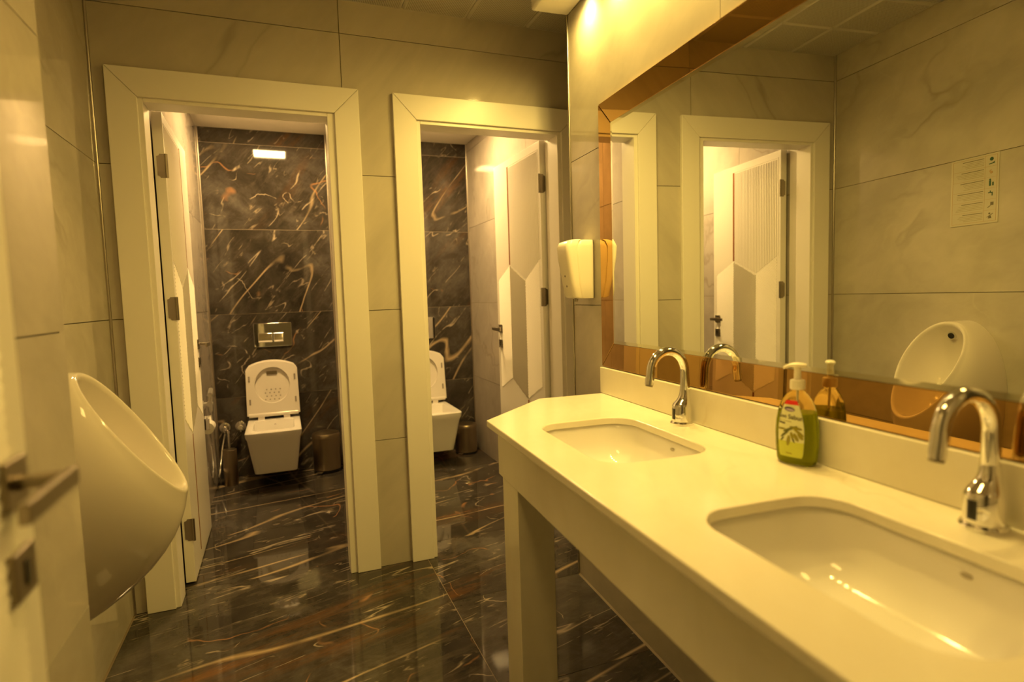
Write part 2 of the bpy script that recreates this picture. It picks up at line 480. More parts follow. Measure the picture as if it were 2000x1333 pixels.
def ceiling_board(name, x0, x1, hx0, hx1, hy0, hy1):
    bm = bmesh.new()
    for c in cut_cells((x0, x1, WT, YB), [(hx0, hx1, hy0, hy1)]): box(bm, c[0], c[1], c[2], c[3], ZCS, ZCS + 0.028)
    bmesh.ops.remove_doubles(bm, verts=bm.verts, dist=1e-5)
    return obj(name, bm, M['plaster'], bpy.data.objects['ceiling_cubicle_left' if x0 < 0 else 'ceiling_cubicle_right'])
PL1 = (-0.215, 0.05, 1.03, 1.30)
PL2 = (0.775, 1.040, 0.94, 1.21)
ceiling_board('board', -0.54, 0.315, *PL1)
ceiling_board('board', 0.41, 1.39, *PL2)

# ---- metal corner trims
def trim(n, x, y, z0, z1, r=0.006):
    bm = bmesh.new(); lathe(bm, [(r, z0), (r, z1)], 14, (x, y))
    o = st('trim_%d' % n, bm, M['steel'], smooth=False); sharp(o); return o
trim(1, XL + 0.004, -0.004, 0, ZC)
trim(2, -0.531, YB - 0.012, 0, ZCS)
trim(3, 0.306, YB - 0.012, 0, ZCS)
trim(4, 1.383, YB - 0.012, 0, ZCS)
e = L(-YE - 0.004, 0.002); trim(5, e.x, e.y, 0, ZC, 0.004)
# thin grout fillet where the floor meets the mirror wall
bm = bmesh.new()
extr(bm, [(0.0, 0.0), (0.006, 0.0), (0.0, 0.006)], lambda a, b, d: tuple(L(d, a, b)), -YE, 2.9)
st('trim_6', bm, M['grout_pale'])

# ---- soffit over the mirror that holds the spots
bm = bmesh.new()
ZS = 2.392
pts = [L(-YE + 0.004, 0.165), L(-YE + 0.004, 0.001), L(2.745, 0.001), L(2.745, 0.165)]
prism(bm, [(v.x, v.y) for v in pts], ZS, ZC - 0.001)
so = st('ceiling_soffit', bm, M['soffit'], bevel=0.012, segs=3)

# ================================================================== DOORS
def build_leaf(width=0.70, height=2.05, mirror=False):
    """door leaf in local coords: hinge edge at u=0, free edge at u=width (local +y), face with relief at local x=0 looking to +x (or -x when mirrored)"""
    sx = -1 if mirror else 1
    P = lambda u, h, z: (sx * h, u, z)     # h = height above the decorated face
    leaf = empty('leaf')
    bm = bmesh.new(); extr(bm, [(0, 0.0), (width, 0.0), (width, height), (0, height)], lambda a, b, d: P(a, d, b), -0.040, 0.0)
    obj('panel', bm, M['leaf'], leaf, bevel=0.0015)
    us, uv, uh = 0.665 * width, 0.33 * width, 0.045 * width
    ue = 0.945 * width
    zpk, zvl, zpb, zvb = 1.42, 1.323, 0.725, 0.630
    # vertical flutes between the two vertical lines, above the zigzag
    bm = bmesh.new()
    n = 27; zt = 2.005
    top_of = lambda u: (zpk + (zvl - zpk) * (us - u) / (us - uv)) if u >= uv else (zvl + (zpk - zvl) * (uv - u) / (uv - uh))
    pit = (us - 0.012 - uh) / n
    for i in range(n):
        u0 = uh + i * pit; u1 = u0 + pit * 0.86; um = (u0 + u1) / 2
        a = [P(u0, -0.001, top_of(u0) + 0.01), P(um, 0.0025, top_of(um) + 0.012), P(u1, -0.001, top_of(u1) + 0.01)]
        b = [P(u0, -0.001, zt), P(um, 0.0025, zt - 0.003), P(u1, -0.001, zt)]
        loft(bm, [a, b])
    tag(obj('flute_relief', bm, M['leaf'], leaf), kind='stuff')
    # diagonal hatching in three columns of the zigzag band
    bm = bmesh.new()
    cols = [(uh, uv, 1, (zpk, zvl), (zpb, zvb)), (uv, us, -1, (zvl, zpk), (zvb, zpb)), (us, ue, 1, (zpk, zpk - 0.085), (zpb, zpb - 0.085))]
    for (u0, u1, sg, tops, bots) in cols:
        u0 += 0.002; u1 -= 0.002
        ft = lambda u: tops[0] + (tops[1] - tops[0]) * (u - u0) / (u1 - u0)
        fbm = lambda u: bots[0] + (bots[1] - bots[0]) * (u - u0) / (u1 - u0)
        c = 0.2
        while c < 2.2:
            def clip(cc):
                us_ = [u0 + (u1 - u0) * k / 60 for k in range(61)]
                ins = [u for u in us_ if fbm(u) <= cc + sg * (u - u0) * 1.15 <= ft(u)]
                return (ins[0], ins[-1]) if len(ins) > 2 else None
            s_ = clip(c)
            if s_:
                za = lambda u, cc: cc + sg * (u - u0) * 1.15
                A, Bq = s_
                hw = 0.0068
                loft(bm, [[P(A, -0.001, za(A, c) - hw), P(A, 0.0032, za(A, c)), P(A, -0.001, za(A, c) + hw)],
                          [P(Bq, -0.001, za(Bq, c) - hw), P(Bq, 0.0032, za(Bq, c)), P(Bq, -0.001, za(Bq, c) + hw)]])
            c += 0.0165
    tag(obj('hatch_relief', bm, M['leaf'], leaf), kind='stuff')
    # groove lines of the border
    bm = bmesh.new()
    for (a0, a1, b0, b1) in ((uh - 0.008, us, 2.012, 2.015), (uh - 0.010, uh - 0.007, 1.43, 2.012)):
        extr(bm, [(a0, b0), (a1, b0), (a1, b1), (a0, b1)], lambda a, b, d: P(a, d, b), -0.001, 0.0012)
    obj('border_bead', bm, M['leaf'], leaf)
    for (u, z0, z1) in ((us, zpk + 0.006, 2.012), (uv, 0.06, zvb - 0.004)):
        bm = bmesh.new(); extr(bm, [(u - 0.0075, z0), (u + 0.0075, z0), (u + 0.0075, z1), (u - 0.0075, z1)], lambda a, b, d: P(a, d, b), -0.001, 0.0014)
        tag(obj('inlay_strip', bm, M['copper'], leaf), label='narrow copper coloured inlay strip')
    # handle: square rose, neck, flat lever pointing back to the hinge
    uc = width - 0.052
    bm = bmesh.new()
    extr(bm, [(uc - 0.026, 1.002), (uc + 0.026, 1.002), (uc + 0.026, 1.054), (uc - 0.026, 1.054)], lambda a, b, d: P(a, d, b), 0, 0.009)
    tube(bm, [P(uc, 0.005, 1.028), P(uc, 0.056, 1.028)], 0.0085, 12)
    extr(bm, [(uc - 0.125, 1.018), (uc + 0.010, 1.018), (uc + 0.010, 1.038), (uc - 0.125, 1.038)], lambda a, b, d: P(a, d, b), 0.050, 0.060)
    tag(obj('handle', bm, M['nickel'], leaf, bevel=0.0015), label='square dark nickel lever handle')
    bm = bmesh.new()
    extr(bm, [(uc - 0.026, 0.905), (uc + 0.026, 0.905), (uc + 0.026, 0.957), (uc - 0.026, 0.957)], lambda a, b, d: P(a, d, b), 0, 0.009)
    obj('lock_plate', bm, M['nickel'], leaf, bevel=0.0015)
    bm = bmesh.new()
    extr(bm, [(uc - 0.005, 0.918), (uc + 0.005, 0.918), (uc + 0.005, 0.944), (uc - 0.005, 0.944)], lambda a, b, d: P(a, d, b), 0.008, 0.0105)
    obj('keyhole', bm, M['black'], leaf)
    for z in (1.83, 1.225, 0.24):
        bm = bmesh.new()
        # plate let into the hinge edge, knuckle, plate on the jamb
        pts_ = [(0.002, z - 0.05), (-0.018, z - 0.05), (-0.022, z - 0.043), (-0.030, z - 0.040), (-0.030, z + 0.040), (-0.022, z + 0.043), (-0.018, z + 0.05), (0.002, z + 0.05)]
        extr(bm, [(h, zz) for h, zz in pts_], lambda a, b, d: P(d, a, b), -0.0022, 0.0)
        tube(bm, [P(-0.004, 0.006, z - 0.05), P(-0.004, 0.006, z + 0.05)], 0.006, 10)
        obj('hinge', bm, M['nickel'], leaf)
    return leaf

def build_door(n, D, hinge, leaf_w, leaf_rot):
    d = tag(empty('door_%d' % n, ((D['o0'] + D['o1']) / 2, 0, 0)), kind='structure')
    ox = (D['o0'] + D['o1']) / 2
    X = lambda x: x - ox
    # mitred casing, 22 mm proud of the tiles
    def piece(name, poly):
        bm = bmesh.new(); extr(bm, [(X(a), b) for a, b in poly], lambda a, b, q: (a, q, b), -0.022, 0.0)
        return obj(name, bm, M['casing'], d, bevel=0.003)
    g = 0.0004
    piece('casing_side', [(D['o0'], 0), (D['i0'], 0), (D['i0'], ZI - g), (D['o0'], ZO - g)])
    piece('casing_side', [(D['i1'], 0), (D['o1'], 0), (D['o1'], ZO - g), (D['i1'], ZI - g)])
    piece('casing_head', [(D['i0'], ZI + g), (D['i1'], ZI + g), (D['o1'], ZO + g), (D['o0'], ZO + g)])
    # stepped jamb lining
    def jb(x0, x1, y0, y1, z0, z1):
        obj('jamb', B(X(x0), X(x1), y0, y1, z0, z1), M['casing'], d, bevel=0.002)
    jb(D['i0'] - 0.018, D['l0'], -0.010, 0.10, 0, ZI + 0.018)
    jb(D['l1'], D['i1'] + 0.018, -0.010, 0.10, 0, ZI + 0.018)
    jb(D['l0'], D['l1'], -0.010, 0.10, ZL, ZI + 0.018)
    jb(D['i0'] - 0.018, D['i0'] + 0.001, 0.1005, WT + 0.012, 0, ZI + 0.018)
    jb(D['i1'] - 0.001, D['i1'] + 0.018, 0.1005, WT + 0.012, 0, ZI + 0.018)
    jb(D['i0'] + 0.001, D['i1'] - 0.001, 0.1005, WT + 0.012, ZI + 0.012, ZI + 0.018)
    lf = build_leaf(leaf_w, 2.055, mirror=(hinge == 'right'))
    lf.parent = d
    if hinge == 'left': lf.location = (X(-0.480), 0.192, 0.010)
    else: lf.location = (X(1.264), 0.192, 0.010)
    lf.rotation_euler = (0, 0, leaf_rot)
    return d
d1 = build_door(1, D1, 'left', 0.690, 0.012)
d2 = build_door(2, D2, 'right', 0.690, 0.016)
tag(d1, label='white framed cubicle doorway nearest the urinal, leaf swung inwards')
tag(d2, label='white framed cubicle doorway beside the mirror wall, leaf swung inwards')

# entrance door standing open beside the camera (hinged at the entrance wall)
d3 = tag(empty('door_3', (-0.327, YF + 0.02, 0)), kind='structure')
lf = build_leaf(0.84, 2.055, mirror=False); lf.parent = d3
lf.location = (0.0, 0.02, 0.010); lf.rotation_euler = (0, 0, 0.0)
for c in lf.children:
    if c.name.startswith(('handle', 'lock_plate', 'keyhole')):
        c.location.z += 0.028
def jb3(*a): obj('jamb', B(*a), M['casing'], d3, bevel=0.002)
jb3(-0.040, -0.0415 + 0.02, -0.16, -0.012, 0, 2.085)
jb3(0.80, 0.835, -0.16, -0.012, 0, 2.085)
jb3(-0.02, 0.80, -0.16, -0.012, 2.07, 2.09)
tag(d3, label='white entrance door leaf standing open in the near left foreground')

# ================================================================== MIRROR
mr = empty('wall_mirror', L(0.73, 0.0, 0.965), RZ)
tag(mr, 'large wall mirror framed by bronze tinted mirror strips above the washstand', 'mirror')
ML, MH = 1.96, 0.985        # outer length along the wall, outer height
fwd, fh_b, fh_t = 0.095, 0.095, 0.095
def mp(s, o, z): return (s, -o, z)
i0, i1, j0, j1 = 0.095, ML - 0.095, 0.094, 0.894
bm = bmesh.new(); extr(bm, [(i0 + .012, j0 + .012), (i1 - .012, j0 + .012), (i1 - .012, j1 - .012), (i0 + .012, j1 - .012)], lambda a, b, d: mp(a, d, b), 0.001, 0.0105)
obj('glass', bm, M['mirror'], mr)
# bevelled rim of the clear glass
bm = bmesh.new()
def quad(pts): bm.faces.new([bm.verts.new(p) for p in pts])
o_in, o_out = 0.0105, 0.0101
c_in = [(i0 + .012, j0 + .012), (i1 - .012, j0 + .012), (i1 - .012, j1 - .012), (i0 + .012, j1 - .012)]
c_out = [(i0, j0), (i1, j0), (i1, j1), (i0, j1)]
loft(bm, [[mp(a, o_in, b) for a, b in c_in], [mp(a, o_out, b) for a, b in c_out], [mp(a, 0.001, b) for a, b in c_out], [mp(a, 0.001, b) for a, b in c_in]], False, False)
obj('bevelled_edge', bm, M['mirror_edge'], mr)
e0, e1, f0, f1 = 0.0, ML, 0.0, MH
g = 0.0012
strips = [[(e0, f0), (i0, j0), (i0, j1), (e0, f1)], [(e1, f0), (e1, f1), (i1, j1), (i1, j0)], [(e0, f0), (e1, f0), (i1, j0), (i0, j0)], [(e0, f1), (i0, j1), (i1, j1), (e1, f1)]]
for q in strips:
    cxm = sum(p[0] for p in q) / 4; czm = sum(p[1] for p in q) / 4
    bm = bmesh.new()
    # tiny gap at the mitres; strips lean back a little towards their outer edge
    def oo(p): return 0.0100 if (abs(p[0] - i0) < 1e-6 or abs(p[0] - i1) < 1e-6) else (0.0118 if p[1] < 0.01 else 0.0106)
    q2 = [(a + (cxm - a) * 0.0006, b + (czm - b) * 0.004) for a, b in q]
    Aq = [bm.verts.new(mp(a, 0.001, b)) for a, b in q2]; Bq = [bm.verts.new(mp(a, oo(pp), b)) for (a, b), pp in zip(q2, q)]
    bm.faces.new(Aq[::-1]); bm.faces.new(Bq)
    for i in range(4): bm.faces.new((Aq[i], Aq[(i + 1) % 4], Bq[(i + 1) % 4], Bq[i]))
    tag(obj('bronze_strip', bm, M['bronze'], mr, bevel=0.0018, segs=1), label='bronze tinted mirror strip')

# ================================================================== WASHSTAND
ZT = 0.862
ws = empty('washstand', L(0.73, 0.0, 0.0), RZ)
tag(ws, 'cream marble washstand with cut corner, two basin cut-outs and panelled front', 'washstand')
S0 = 0.73
def wp_(s, o, z): return (s - S0, -o, z)
END = 2.715
outer = [(0.738, 0.003), (0.738, 0.279), (1.020, 0.562), (END, 0.562), (END, 0.003)]
HB = [dict(s=1.375, o=0.298, w=0.452, d=0.298), dict(s=2.137, o=0.302, w=0.452, d=0.292)]
bm = bmesh.new(); extr(bm, outer, lambda a, b, d: wp_(a, b, d), ZT - 0.021, ZT)
top = obj('countertop', bm, M['counter'], ws)
cutters = []
for h in HB:
    bm = bmesh.new(); extr(bm, rrect(h['w'], h['d'], 0.075, 8, h['s'], h['o']), lambda a, b, d: wp_(a, b, d), ZT - 0.1, ZT + 0.1)
    c = obj('cutter', bm, M['counter'], ws); cutters.append(c)
    md = top.modifiers.new('cut', 'BOOLEAN'); md.operation = 'DIFFERENCE'; md.object = c; md.solver = 'EXACT'
bpy.context.view_layer.update()
me = bpy.data.meshes.new_from_object(top.evaluated_get(bpy.context.evaluated_depsgraph_get()))
top.modifiers.clear(); top.data = me
for c in cutters: bpy.data.objects.remove(c, do_unlink=True)
for p_ in me.polygons: p_.use_smooth = True
md = top.modifiers.new('bevel', 'BEVEL'); md.width = 0.004; md.segments = 3; md.limit_method = 'ANGLE'; md.angle_limit = math.radians(35); md.harden_normals = True
bm = bmesh.new(); extr(bm, [(0.730, 0.002), (END, 0.002), (END, 0.022), (0.730, 0.022)], lambda a, b, d: wp_(a, b, d), ZT + 0.0005, 0.963)
obj('backsplash', bm, M['counter'], ws, bevel=0.003)
# front panel that follows the counter's cut corner
AO = 0.532
def apr(name, poly, z0, z1, bev=0.002):
    bm = bmesh.new(); extr(bm, poly, lambda a, b, d: wp_(a, b, d), z0, z1)
    return obj(name, bm, M['counter'], ws, bevel=bev)
t_ = 0.022
apr('front_panel', [(1.038, AO), (END, AO), (END, AO - t_), (1.047, AO - t_)], 0.693, ZT - 0.0215)
apr('corner_panel', [(0.768, 0.264), (1.0375, AO), (1.0465, AO - t_), (0.783, 0.250)], 0.693, ZT - 0.0215)
apr('end_panel', [(0.768, 0.02), (0.768, 0.2635), (0.782, 0.2495), (0.790, 0.02)], 0.693, ZT - 0.0215)
apr('leg', [(1.072, AO - 0.002), (1.212, AO - 0.002), (1.212, AO - 0.112), (1.072, AO - 0.112)], 0.001, 0.6925)
apr('leg', [(2.56, AO - 0.002), (2.70, AO - 0.002), (2.70, AO - 0.112), (2.56, AO - 0.112)], 0.001, 0.6925)
bm = bmesh.new(); extr(bm, [(0.80, 0.024), (2.70, 0.024), (2.70, 0.10), (0.80, 0.10)], lambda a, b, d: wp_(a, b, d), 0.74, 0.76)
obj('wall_bracket', bm, M['steel'], ws)

def basin(h, label):
    e = empty('wash_basin', L(h['s'], h['o'], 0.70), RZ)
    tag(e, label, 'basin', 'undermounted basins of the washstand')
    zt = ZT - 0.0215 - 0.70
    w, d = h['w'], h['d']
    rings = []
    for (gw, gd, r, z) in ((0.05, 0.05, 0.09, zt), (0.012, 0.012, 0.078, zt - 0.0005), (0.004, 0.004, 0.075, zt - 0.015), (-0.010, -0.008, 0.072, zt - 0.045), (-0.036, -0.026, 0.068, zt - 0.078), (-0.085, -0.065, 0.06, zt - 0.102), (-0.16, -0.12, 0.05, zt - 0.114), (-0.30, -0.20, 0.03, zt - 0.119), (-0.402, -0.242, 0.022, zt - 0.121)):
        rings.append([(x, y, z) for x, y in rrect(w + gw, d + gd, min(r, (w + gw) / 2 - 1e-3, (d + gd) / 2 - 1e-3), 6)])
    bm = bmesh.new(); loft(bm, rings, False, True)
    o = obj('bowl', bm, M['ceramic'], e, smooth=True)
    m = o.modifiers.new('solid', 'SOLIDIFY'); m.thickness = 0.006; m.offset = -1
    bm = bmesh.new(); lathe(bm, [(0.030, zt - 0.1205), (0.029, zt - 0.116), (0.020, zt - 0.1145), (0.018, zt - 0.117)], 24)
    sharp(obj('drain', bm, M['chrome'], e))
    bm = bmesh.new(); lathe(bm, [(0.009, 0), (0.009, 0.0006), (0.0088, 0.0010)], 20)
    o = obj('maker_mark', bm, M['mark'], e); o.scale = (1.0, 0.45, 1.0); o.rotation_euler = (PI / 2 - 0.12, 0, 0); o.location = (0.035, d / 2 - 0.0005, zt - 0.022)
    return e
basin(HB[0], 'white rectangular undermounted basin at the far end of the washstand')
basin(HB[1], 'white rectangular undermounted basin at the near end of the washstand')

def faucet():
    e = empty('sensor_faucet', (0, 0, 0), RZ)
    bm = bmesh.new(); lathe(bm, [(0.0325, 0), (0.033, 0.004), (0.0305, 0.0085), (0.028, 0.009)], 32); sharp(obj('base_ring', bm, M['chrome'], e), 30)
    bm = bmesh.new()
    n = 32
    def ring(r, z, dy): return [(r * math.cos(2 * PI * i / n), r * math.sin(2 * PI * i / n) + dy, z) for i in range(n)]
    pr = [(0.0283, 0.009, 0), (0.0276, 0.052, 0.0), (0.0268, 0.056, 0.0005), (0.0238, 0.062, 0.002), (0.0195, 0.070, 0.006), (0.0165, 0.079, 0.009), (0.0148, 0.089, 0.0105), (0.0140, 0.100, 0.011)]
    loft(bm, [ring(*q) for q in pr]); sharp(obj('body', bm, M['chrome'], e), 30)
    bm = bmesh.new()
    pts = [(0, 0.011, 0.097), (0, 0.0112, 0.125), (0, 0.0105, 0.150)]
    R_, cy_, cz_ = 0.056, 0.0105 - 0.056, 0.155
    for k in range(0, 19):
        a = PI * k / 18 * 1.02
        pts.append((0, cy_ + R_ * math.cos(a), cz_ + R_ * 1.06 * math.sin(a)))
    pts += [(0, cy_ - R_ * 0.99 - 0.004, 0.135)]
    pts += [(0, cy_ - R_ * 0.99 - 0.0055, 0.122)]
    rad = [0.0136, 0.0132] + [0.0126] * (len(pts) - 2)
    tube(bm, pts, rad, 20); sharp(obj('spout', bm, M['chrome'], e), 40)
    bm = bmesh.new(); tube(bm, [(0, cy_ - R_ * 0.99 - 0.0055, 0.1225), (0, cy_ - R_ * 0.99 - 0.0068, 0.117)], 0.0108, 16); sharp(obj('aerator', bm, M['nickel'], e))
    # dark sensor window following the body
    bm = bmesh.new()
    cols_ = []
    for k in range(7):
        a = -PI / 2 + (k - 3) * 0.085
        cols_.append([(0.0287 * math.cos(a), 0.0287 * math.sin(a), z) for z in (0.016, 0.047)])
    loft(bm, [[c[0] for c in cols_] + [c[1] for c in cols_][::-1], [(x * 0.96, y * 0.96, z) for x, y, z in ([c[0] for c in cols_] + [c[1] for c in cols_][::-1])]])
    obj('sensor_window', bm, M['black'], e)
    return e
f1 = faucet(); f1.location = L(1.318, 0.056, ZT + 0.0003)
tag(f1, 'chrome gooseneck sensor faucet behind the far basin', 'faucet', 'sensor faucets on the washstand')
f2 = copy_tree(f1); f2.location = L(2.131, 0.060, ZT + 0.0003)
tag(f2, 'chrome gooseneck sensor faucet behind the near basin', 'faucet', 'sensor faucets on the washstand')

# ================================================================== SOAP BOTTLE
def soap_bottle():
    e = empty('soap_bottle', (0.986, -1.742, ZT + 0.0003), math.radians(-76))
    tag(e, 'clear pump bottle half full of green liquid soap with an olive label', 'bottle')
    n = 40
    def sup(a, b, z, k=2.6):
        out = []
        for i in range(n):
            t = 2 * PI * i / n; c, s_ = math.cos(t), math.sin(t)
            out.append((a * math.copysign(abs(c) ** (2 / k), c), b * math.copysign(abs(s_) ** (2 / k), s_), z))
        return out
    prof = [(0.030, 0.019, 0.0), (0.0395, 0.0245, 0.003), (0.0420, 0.0265, 0.010), (0.0440, 0.0275, 0.035), (0.0450, 0.0280, 0.065), (0.0435, 0.0275, 0.092), (0.0395, 0.0262, 0.115), (0.0335, 0.0240, 0.134), (0.0255, 0.0205, 0.148), (0.0175, 0.0160, 0.156), (0.0132, 0.0132, 0.160), (0.0130, 0.0130, 0.168)]
    bm = bmesh.new(); loft(bm, [sup(*p, k=2.6 if p[2] < 0.14 else 2.0) for p in prof]); obj('shell', bm, M['bottle'], e, smooth=True)
    lp = [(a * 0.965, b * 0.955, max(z, 0.0025)) for a, b, z in prof if z < 0.120]
    bm = bmesh.new(); loft(bm, [sup(*p) for p in lp]); obj('liquid', bm, M['liquid'], e, smooth=False); sharp(e.children[-1], 50)
    # front label hugging the -y side
    HWT = [(0.018, 0.0235), (0.024, 0.0265), (0.060, 0.0290), (0.085, 0.0282), (0.105, 0.0250), (0.122, 0.0200), (0.132, 0.0165), (0.1415, 0.0120)]
    def hw(z): # half width of label
        for (z0, w0), (z1, w1) in zip(HWT[:-1], HWT[1:]):
            if z <= z1 + 1e-9: return w0 + (w1 - w0) * max(0, (z - z0)) / (z1 - z0)
        return HWT[-1][1]
    def surf(x, z, lift=0.0006):
        # height field of the bottle's front
        for (a0, b0, z0), (a1, b1, z1) in zip(prof[:-1], prof[1:]):
            if z0 <= z <= z1:
                t = (z - z0) / (z1 - z0 + 1e-9); a = a0 + (a1 - a0) * t; b = b0 + (b1 - b0) * t
                q = max(0.0, 1 - (min(abs(x) / a, 1)) ** 2.6)
                return (x, -(b * q ** (1 / 2.6)) - lift, z)
        return (x, -prof[-1][1] - lift, z)
    def patch(name, mat, x0f, x1f, z0, z1, nz=14, nx=9, lift=0.0006, parent=None):
        bm = bmesh.new()
        rows = []
        for k in range(nz + 1):
            z = z0 + (z1 - z0) * k / nz
            a, b = x0f(z), x1f(z)
            rows.append([bm.verts.new(surf(a + (b - a) * i / nx, z, lift)) for i in range(nx + 1)])
        for r0, r1 in zip(rows[:-1], rows[1:]):
            for i in range(nx): bm.faces.new((r0[i], r0[i + 1], r1[i + 1], r1[i]))
        return obj(name, bm, mat, parent or e, smooth=True)
    lab = patch('label', M['lab'], lambda z: -hw(z), hw, 0.018, 0.132)
    patch('lime_field', M['lab_green'], lambda z: -hw(z) * 0.995, lambda z: hw(z) * 0.995, 0.018, 0.052, lift=0.0009, parent=lab)
    patch('red_tab', M['lab_red'], lambda z: -hw(z) * 0.98, lambda z: hw(z) * 0.98, 0.1325, 0.1415, 4, lift=0.0008, parent=lab)
    def blob(name, mat, pts, lift):
        bm = bmesh.new(); c = (sum(p[0] for p in pts) / len(pts), sum(p[1] for p in pts) / len(pts))
        cv = bm.verts.new(surf(c[0], c[1], lift)); vs = [bm.verts.new(surf(x, z, lift)) for x, z in pts]
        for i in range(len(vs)): bm.faces.new((cv, vs[i], vs[(i + 1) % len(vs)]))
        return obj(name, bm, mat, lab)
    def ell(cx, cz, a, b, rot=0, m=14):
        return [(cx + a * math.cos(t) * math.cos(rot) - b * math.sin(t) * math.sin(rot), cz + a * math.cos(t) * math.sin(rot) + b * math.sin(t) * math.cos(rot)) for t in [2 * PI * i / m for i in range(m)]]
    blob('logo_badge', M['lab_purple'], ell(-0.003, 0.1225, 0.0118, 0.0048, -0.10, 20), 0.0012)
    blob('logo_print', M['lab_lilac'], ell(-0.002, 0.1215, 0.0095, 0.0025, -0.10, 18), 0.0016)  # plain lilac shape printed for the badge's unreadable paler lettering
    blob('variant_bar', M['lab_text'], [(-0.026, 0.0905), (-0.012, 0.0890), (-0.012, 0.0925), (-0.026, 0.0940)], 0.0012)
    for (cx, cz, a, b, r) in ((0.0, 0.080, 0.018, 0.0028, 0.45), (-0.012, 0.068, 0.013, 0.0026, 0.75), (0.012, 0.083, 0.014, 0.003, -0.1), (0.018, 0.074, 0.013, 0.003, -0.6), (-0.02, 0.078, 0.010, 0.0018, 0.05), (0.006, 0.058, 0.009, 0.0022, -1.1), (-0.018, 0.056, 0.006, 0.002, 0.9)):
        blob('olive_leaf', M['lab_olive'] if r > 0.3 or r < -0.9 else M['lab_olive_fruit'], ell(cx, cz, a, b, r), 0.0013)
    for (cx, cz, a, b, r) in ((0.013, 0.063, 0.0095, 0.0040, -1.05), (0.022, 0.066, 0.0085, 0.0038, -0.9), (-0.004, 0.054, 0.012, 0.0040, -1.7), (0.004, 0.066, 0.008, 0.0032, -1.3)):
        blob('olive', M['lab_olive_fruit'], ell(cx, cz, a, b, r), 0.0016)
    blob('volume_mark', M['lab_olive_fruit'], [(-0.009, 0.0255), (0.004, 0.0245), (0.004, 0.0265), (-0.009, 0.0275)], 0.0014)
    blob('small_print', M['lab_olive_fruit'], [(-0.026, 0.0965), (0.002, 0.0945), (0.002, 0.0958), (-0.026, 0.0978)], 0.0012)
    # lettering
    cu = bpy.data.curves.new('lettering', 'FONT'); cu.body = 'S\u0131v\u0131 Sabun'; cu.size = 0.0150; cu.offset = 0.0002; cu.align_x = 'CENTER'; cu.resolution_u = 3
    to = bpy.data.objects.new('lettering_src', cu); COL.objects.link(to)
    dg = bpy.context.evaluated_depsgraph_get(); me = bpy.data.meshes.new_from_object(to.evaluated_get(dg))
    bpy.data.objects.remove(to, do_unlink=True)
    for v in me.vertices: v.co = surf(v.co.x * 0.92, 0.1015 + v.co.y * 0.92 - v.co.x * 0.05, 0.0014)
    me.materials.clear(); me.materials.append(M['lab_text'])
    lo = bpy.data.objects.new('lettering', me); COL.objects.link(lo); lo.parent = lab
    # pump
    bm = bmesh.new(); lathe(bm, [(0.0150, 0.164), (0.0155, 0.166), (0.0155, 0.181), (0.0145, 0.184), (0.010, 0.185)], 32); sharp(obj('cap', bm, M['plastic'], e), 40)
    bm = bmesh.new(); lathe(bm, [(0.0075, 0.184), (0.0070, 0.205), (0.0072, 0.212)], 20); sharp(obj('stem', bm, M['plastic'], e), 40)
    bm = bmesh.new()
    rings = []
    for (x, w, zt, zb) in ((0.0215, 0.003, 0.2175, 0.2150), (0.019, 0.0090, 0.2195, 0.2115), (0.010, 0.0120, 0.2215, 0.2110), (0.0, 0.0125, 0.2225, 0.2110), (-0.010, 0.0115, 0.2215, 0.2115), (-0.018, 0.0075, 0.2195, 0.2118), (-0.027, 0.0048, 0.2160, 0.2095), (-0.033, 0.0038, 0.2125, 0.2060)):
        rings.append([(x, w * math.cos(t), (zt + zb) / 2 + (zt - zb) / 2 * math.sin(t)) for t in [2 * PI * i / 14 for i in range(14)]])
    rings = [[(x * 0.86, y * 0.86, z) for x, y, z in r_] for r_ in rings]
    loft(bm, rings); ph = sharp(obj('pump_head', bm, M['plastic'], e), 50); ph.rotation_euler = (0, 0, 0.5)
    bm = bmesh.new(); tube(bm, [(0, 0, 0.166), (0.002, 0, 0.09), (0.006, 0, 0.02)], 0.0022, 8); obj('dip_tube', bm, M['plastic'], e, smooth=True)
    return e
soap_bottle()

# ================================================================== WALL SOAP DISPENSER
sd = empty('soap_dispenser', L(0.612, 0.001, 1.228), RZ)
tag(sd, 'cream wall soap dispenser with lighter front cover left of the mirror', 'dispenser')
bm = bmesh.new()
def dsec(z, dep, w):
    return [(x, -(dep / 2 + y), z) for x, y in rrect(w, dep, min(0.022, dep * 0.3), 5)]
loft(bm, [dsec(0.0, 0.060, 0.098), dsec(0.006, 0.068, 0.104), dsec(0.06, 0.076, 0.108), dsec(0.16, 0.085, 0.112), dsec(0.205, 0.085, 0.112), dsec(0.222, 0.076, 0.108), dsec(0.229, 0.060, 0.098)])
sharp(obj('housing', bm, M['plastic'], sd), 50)
bm = bmesh.new()
def fsec(z, d0, d1, w, r=0.018):
    pts = [(-w / 2, -d0), (w / 2, -d0)]
    for i in range(6):
        a = PI / 2 * i / 5; pts.append((w / 2 - r + r * math.cos(a), -(d1 - r + r * math.sin(a))))
    for i in range(6):
        a = PI / 2 * (1 - i / 5); pts.append((-(w / 2 - r) - r * math.cos(a), -(d1 - r + r * math.sin(a))))
    return [(x, y, z) for x, y in pts]
loft(bm, [fsec(0.002, 0.058, 0.082, 0.100), fsec(0.008, 0.060, 0.090, 0.104), fsec(0.06, 0.070, 0.101, 0.108), fsec(0.16, 0.078, 0.118, 0.112), fsec(0.205, 0.078, 0.121, 0.112), fsec(0.224, 0.070, 0.112, 0.108), fsec(0.231, 0.058, 0.090, 0.100)])
sharp(obj('front_cover', bm, M['plastic'], sd), 50)
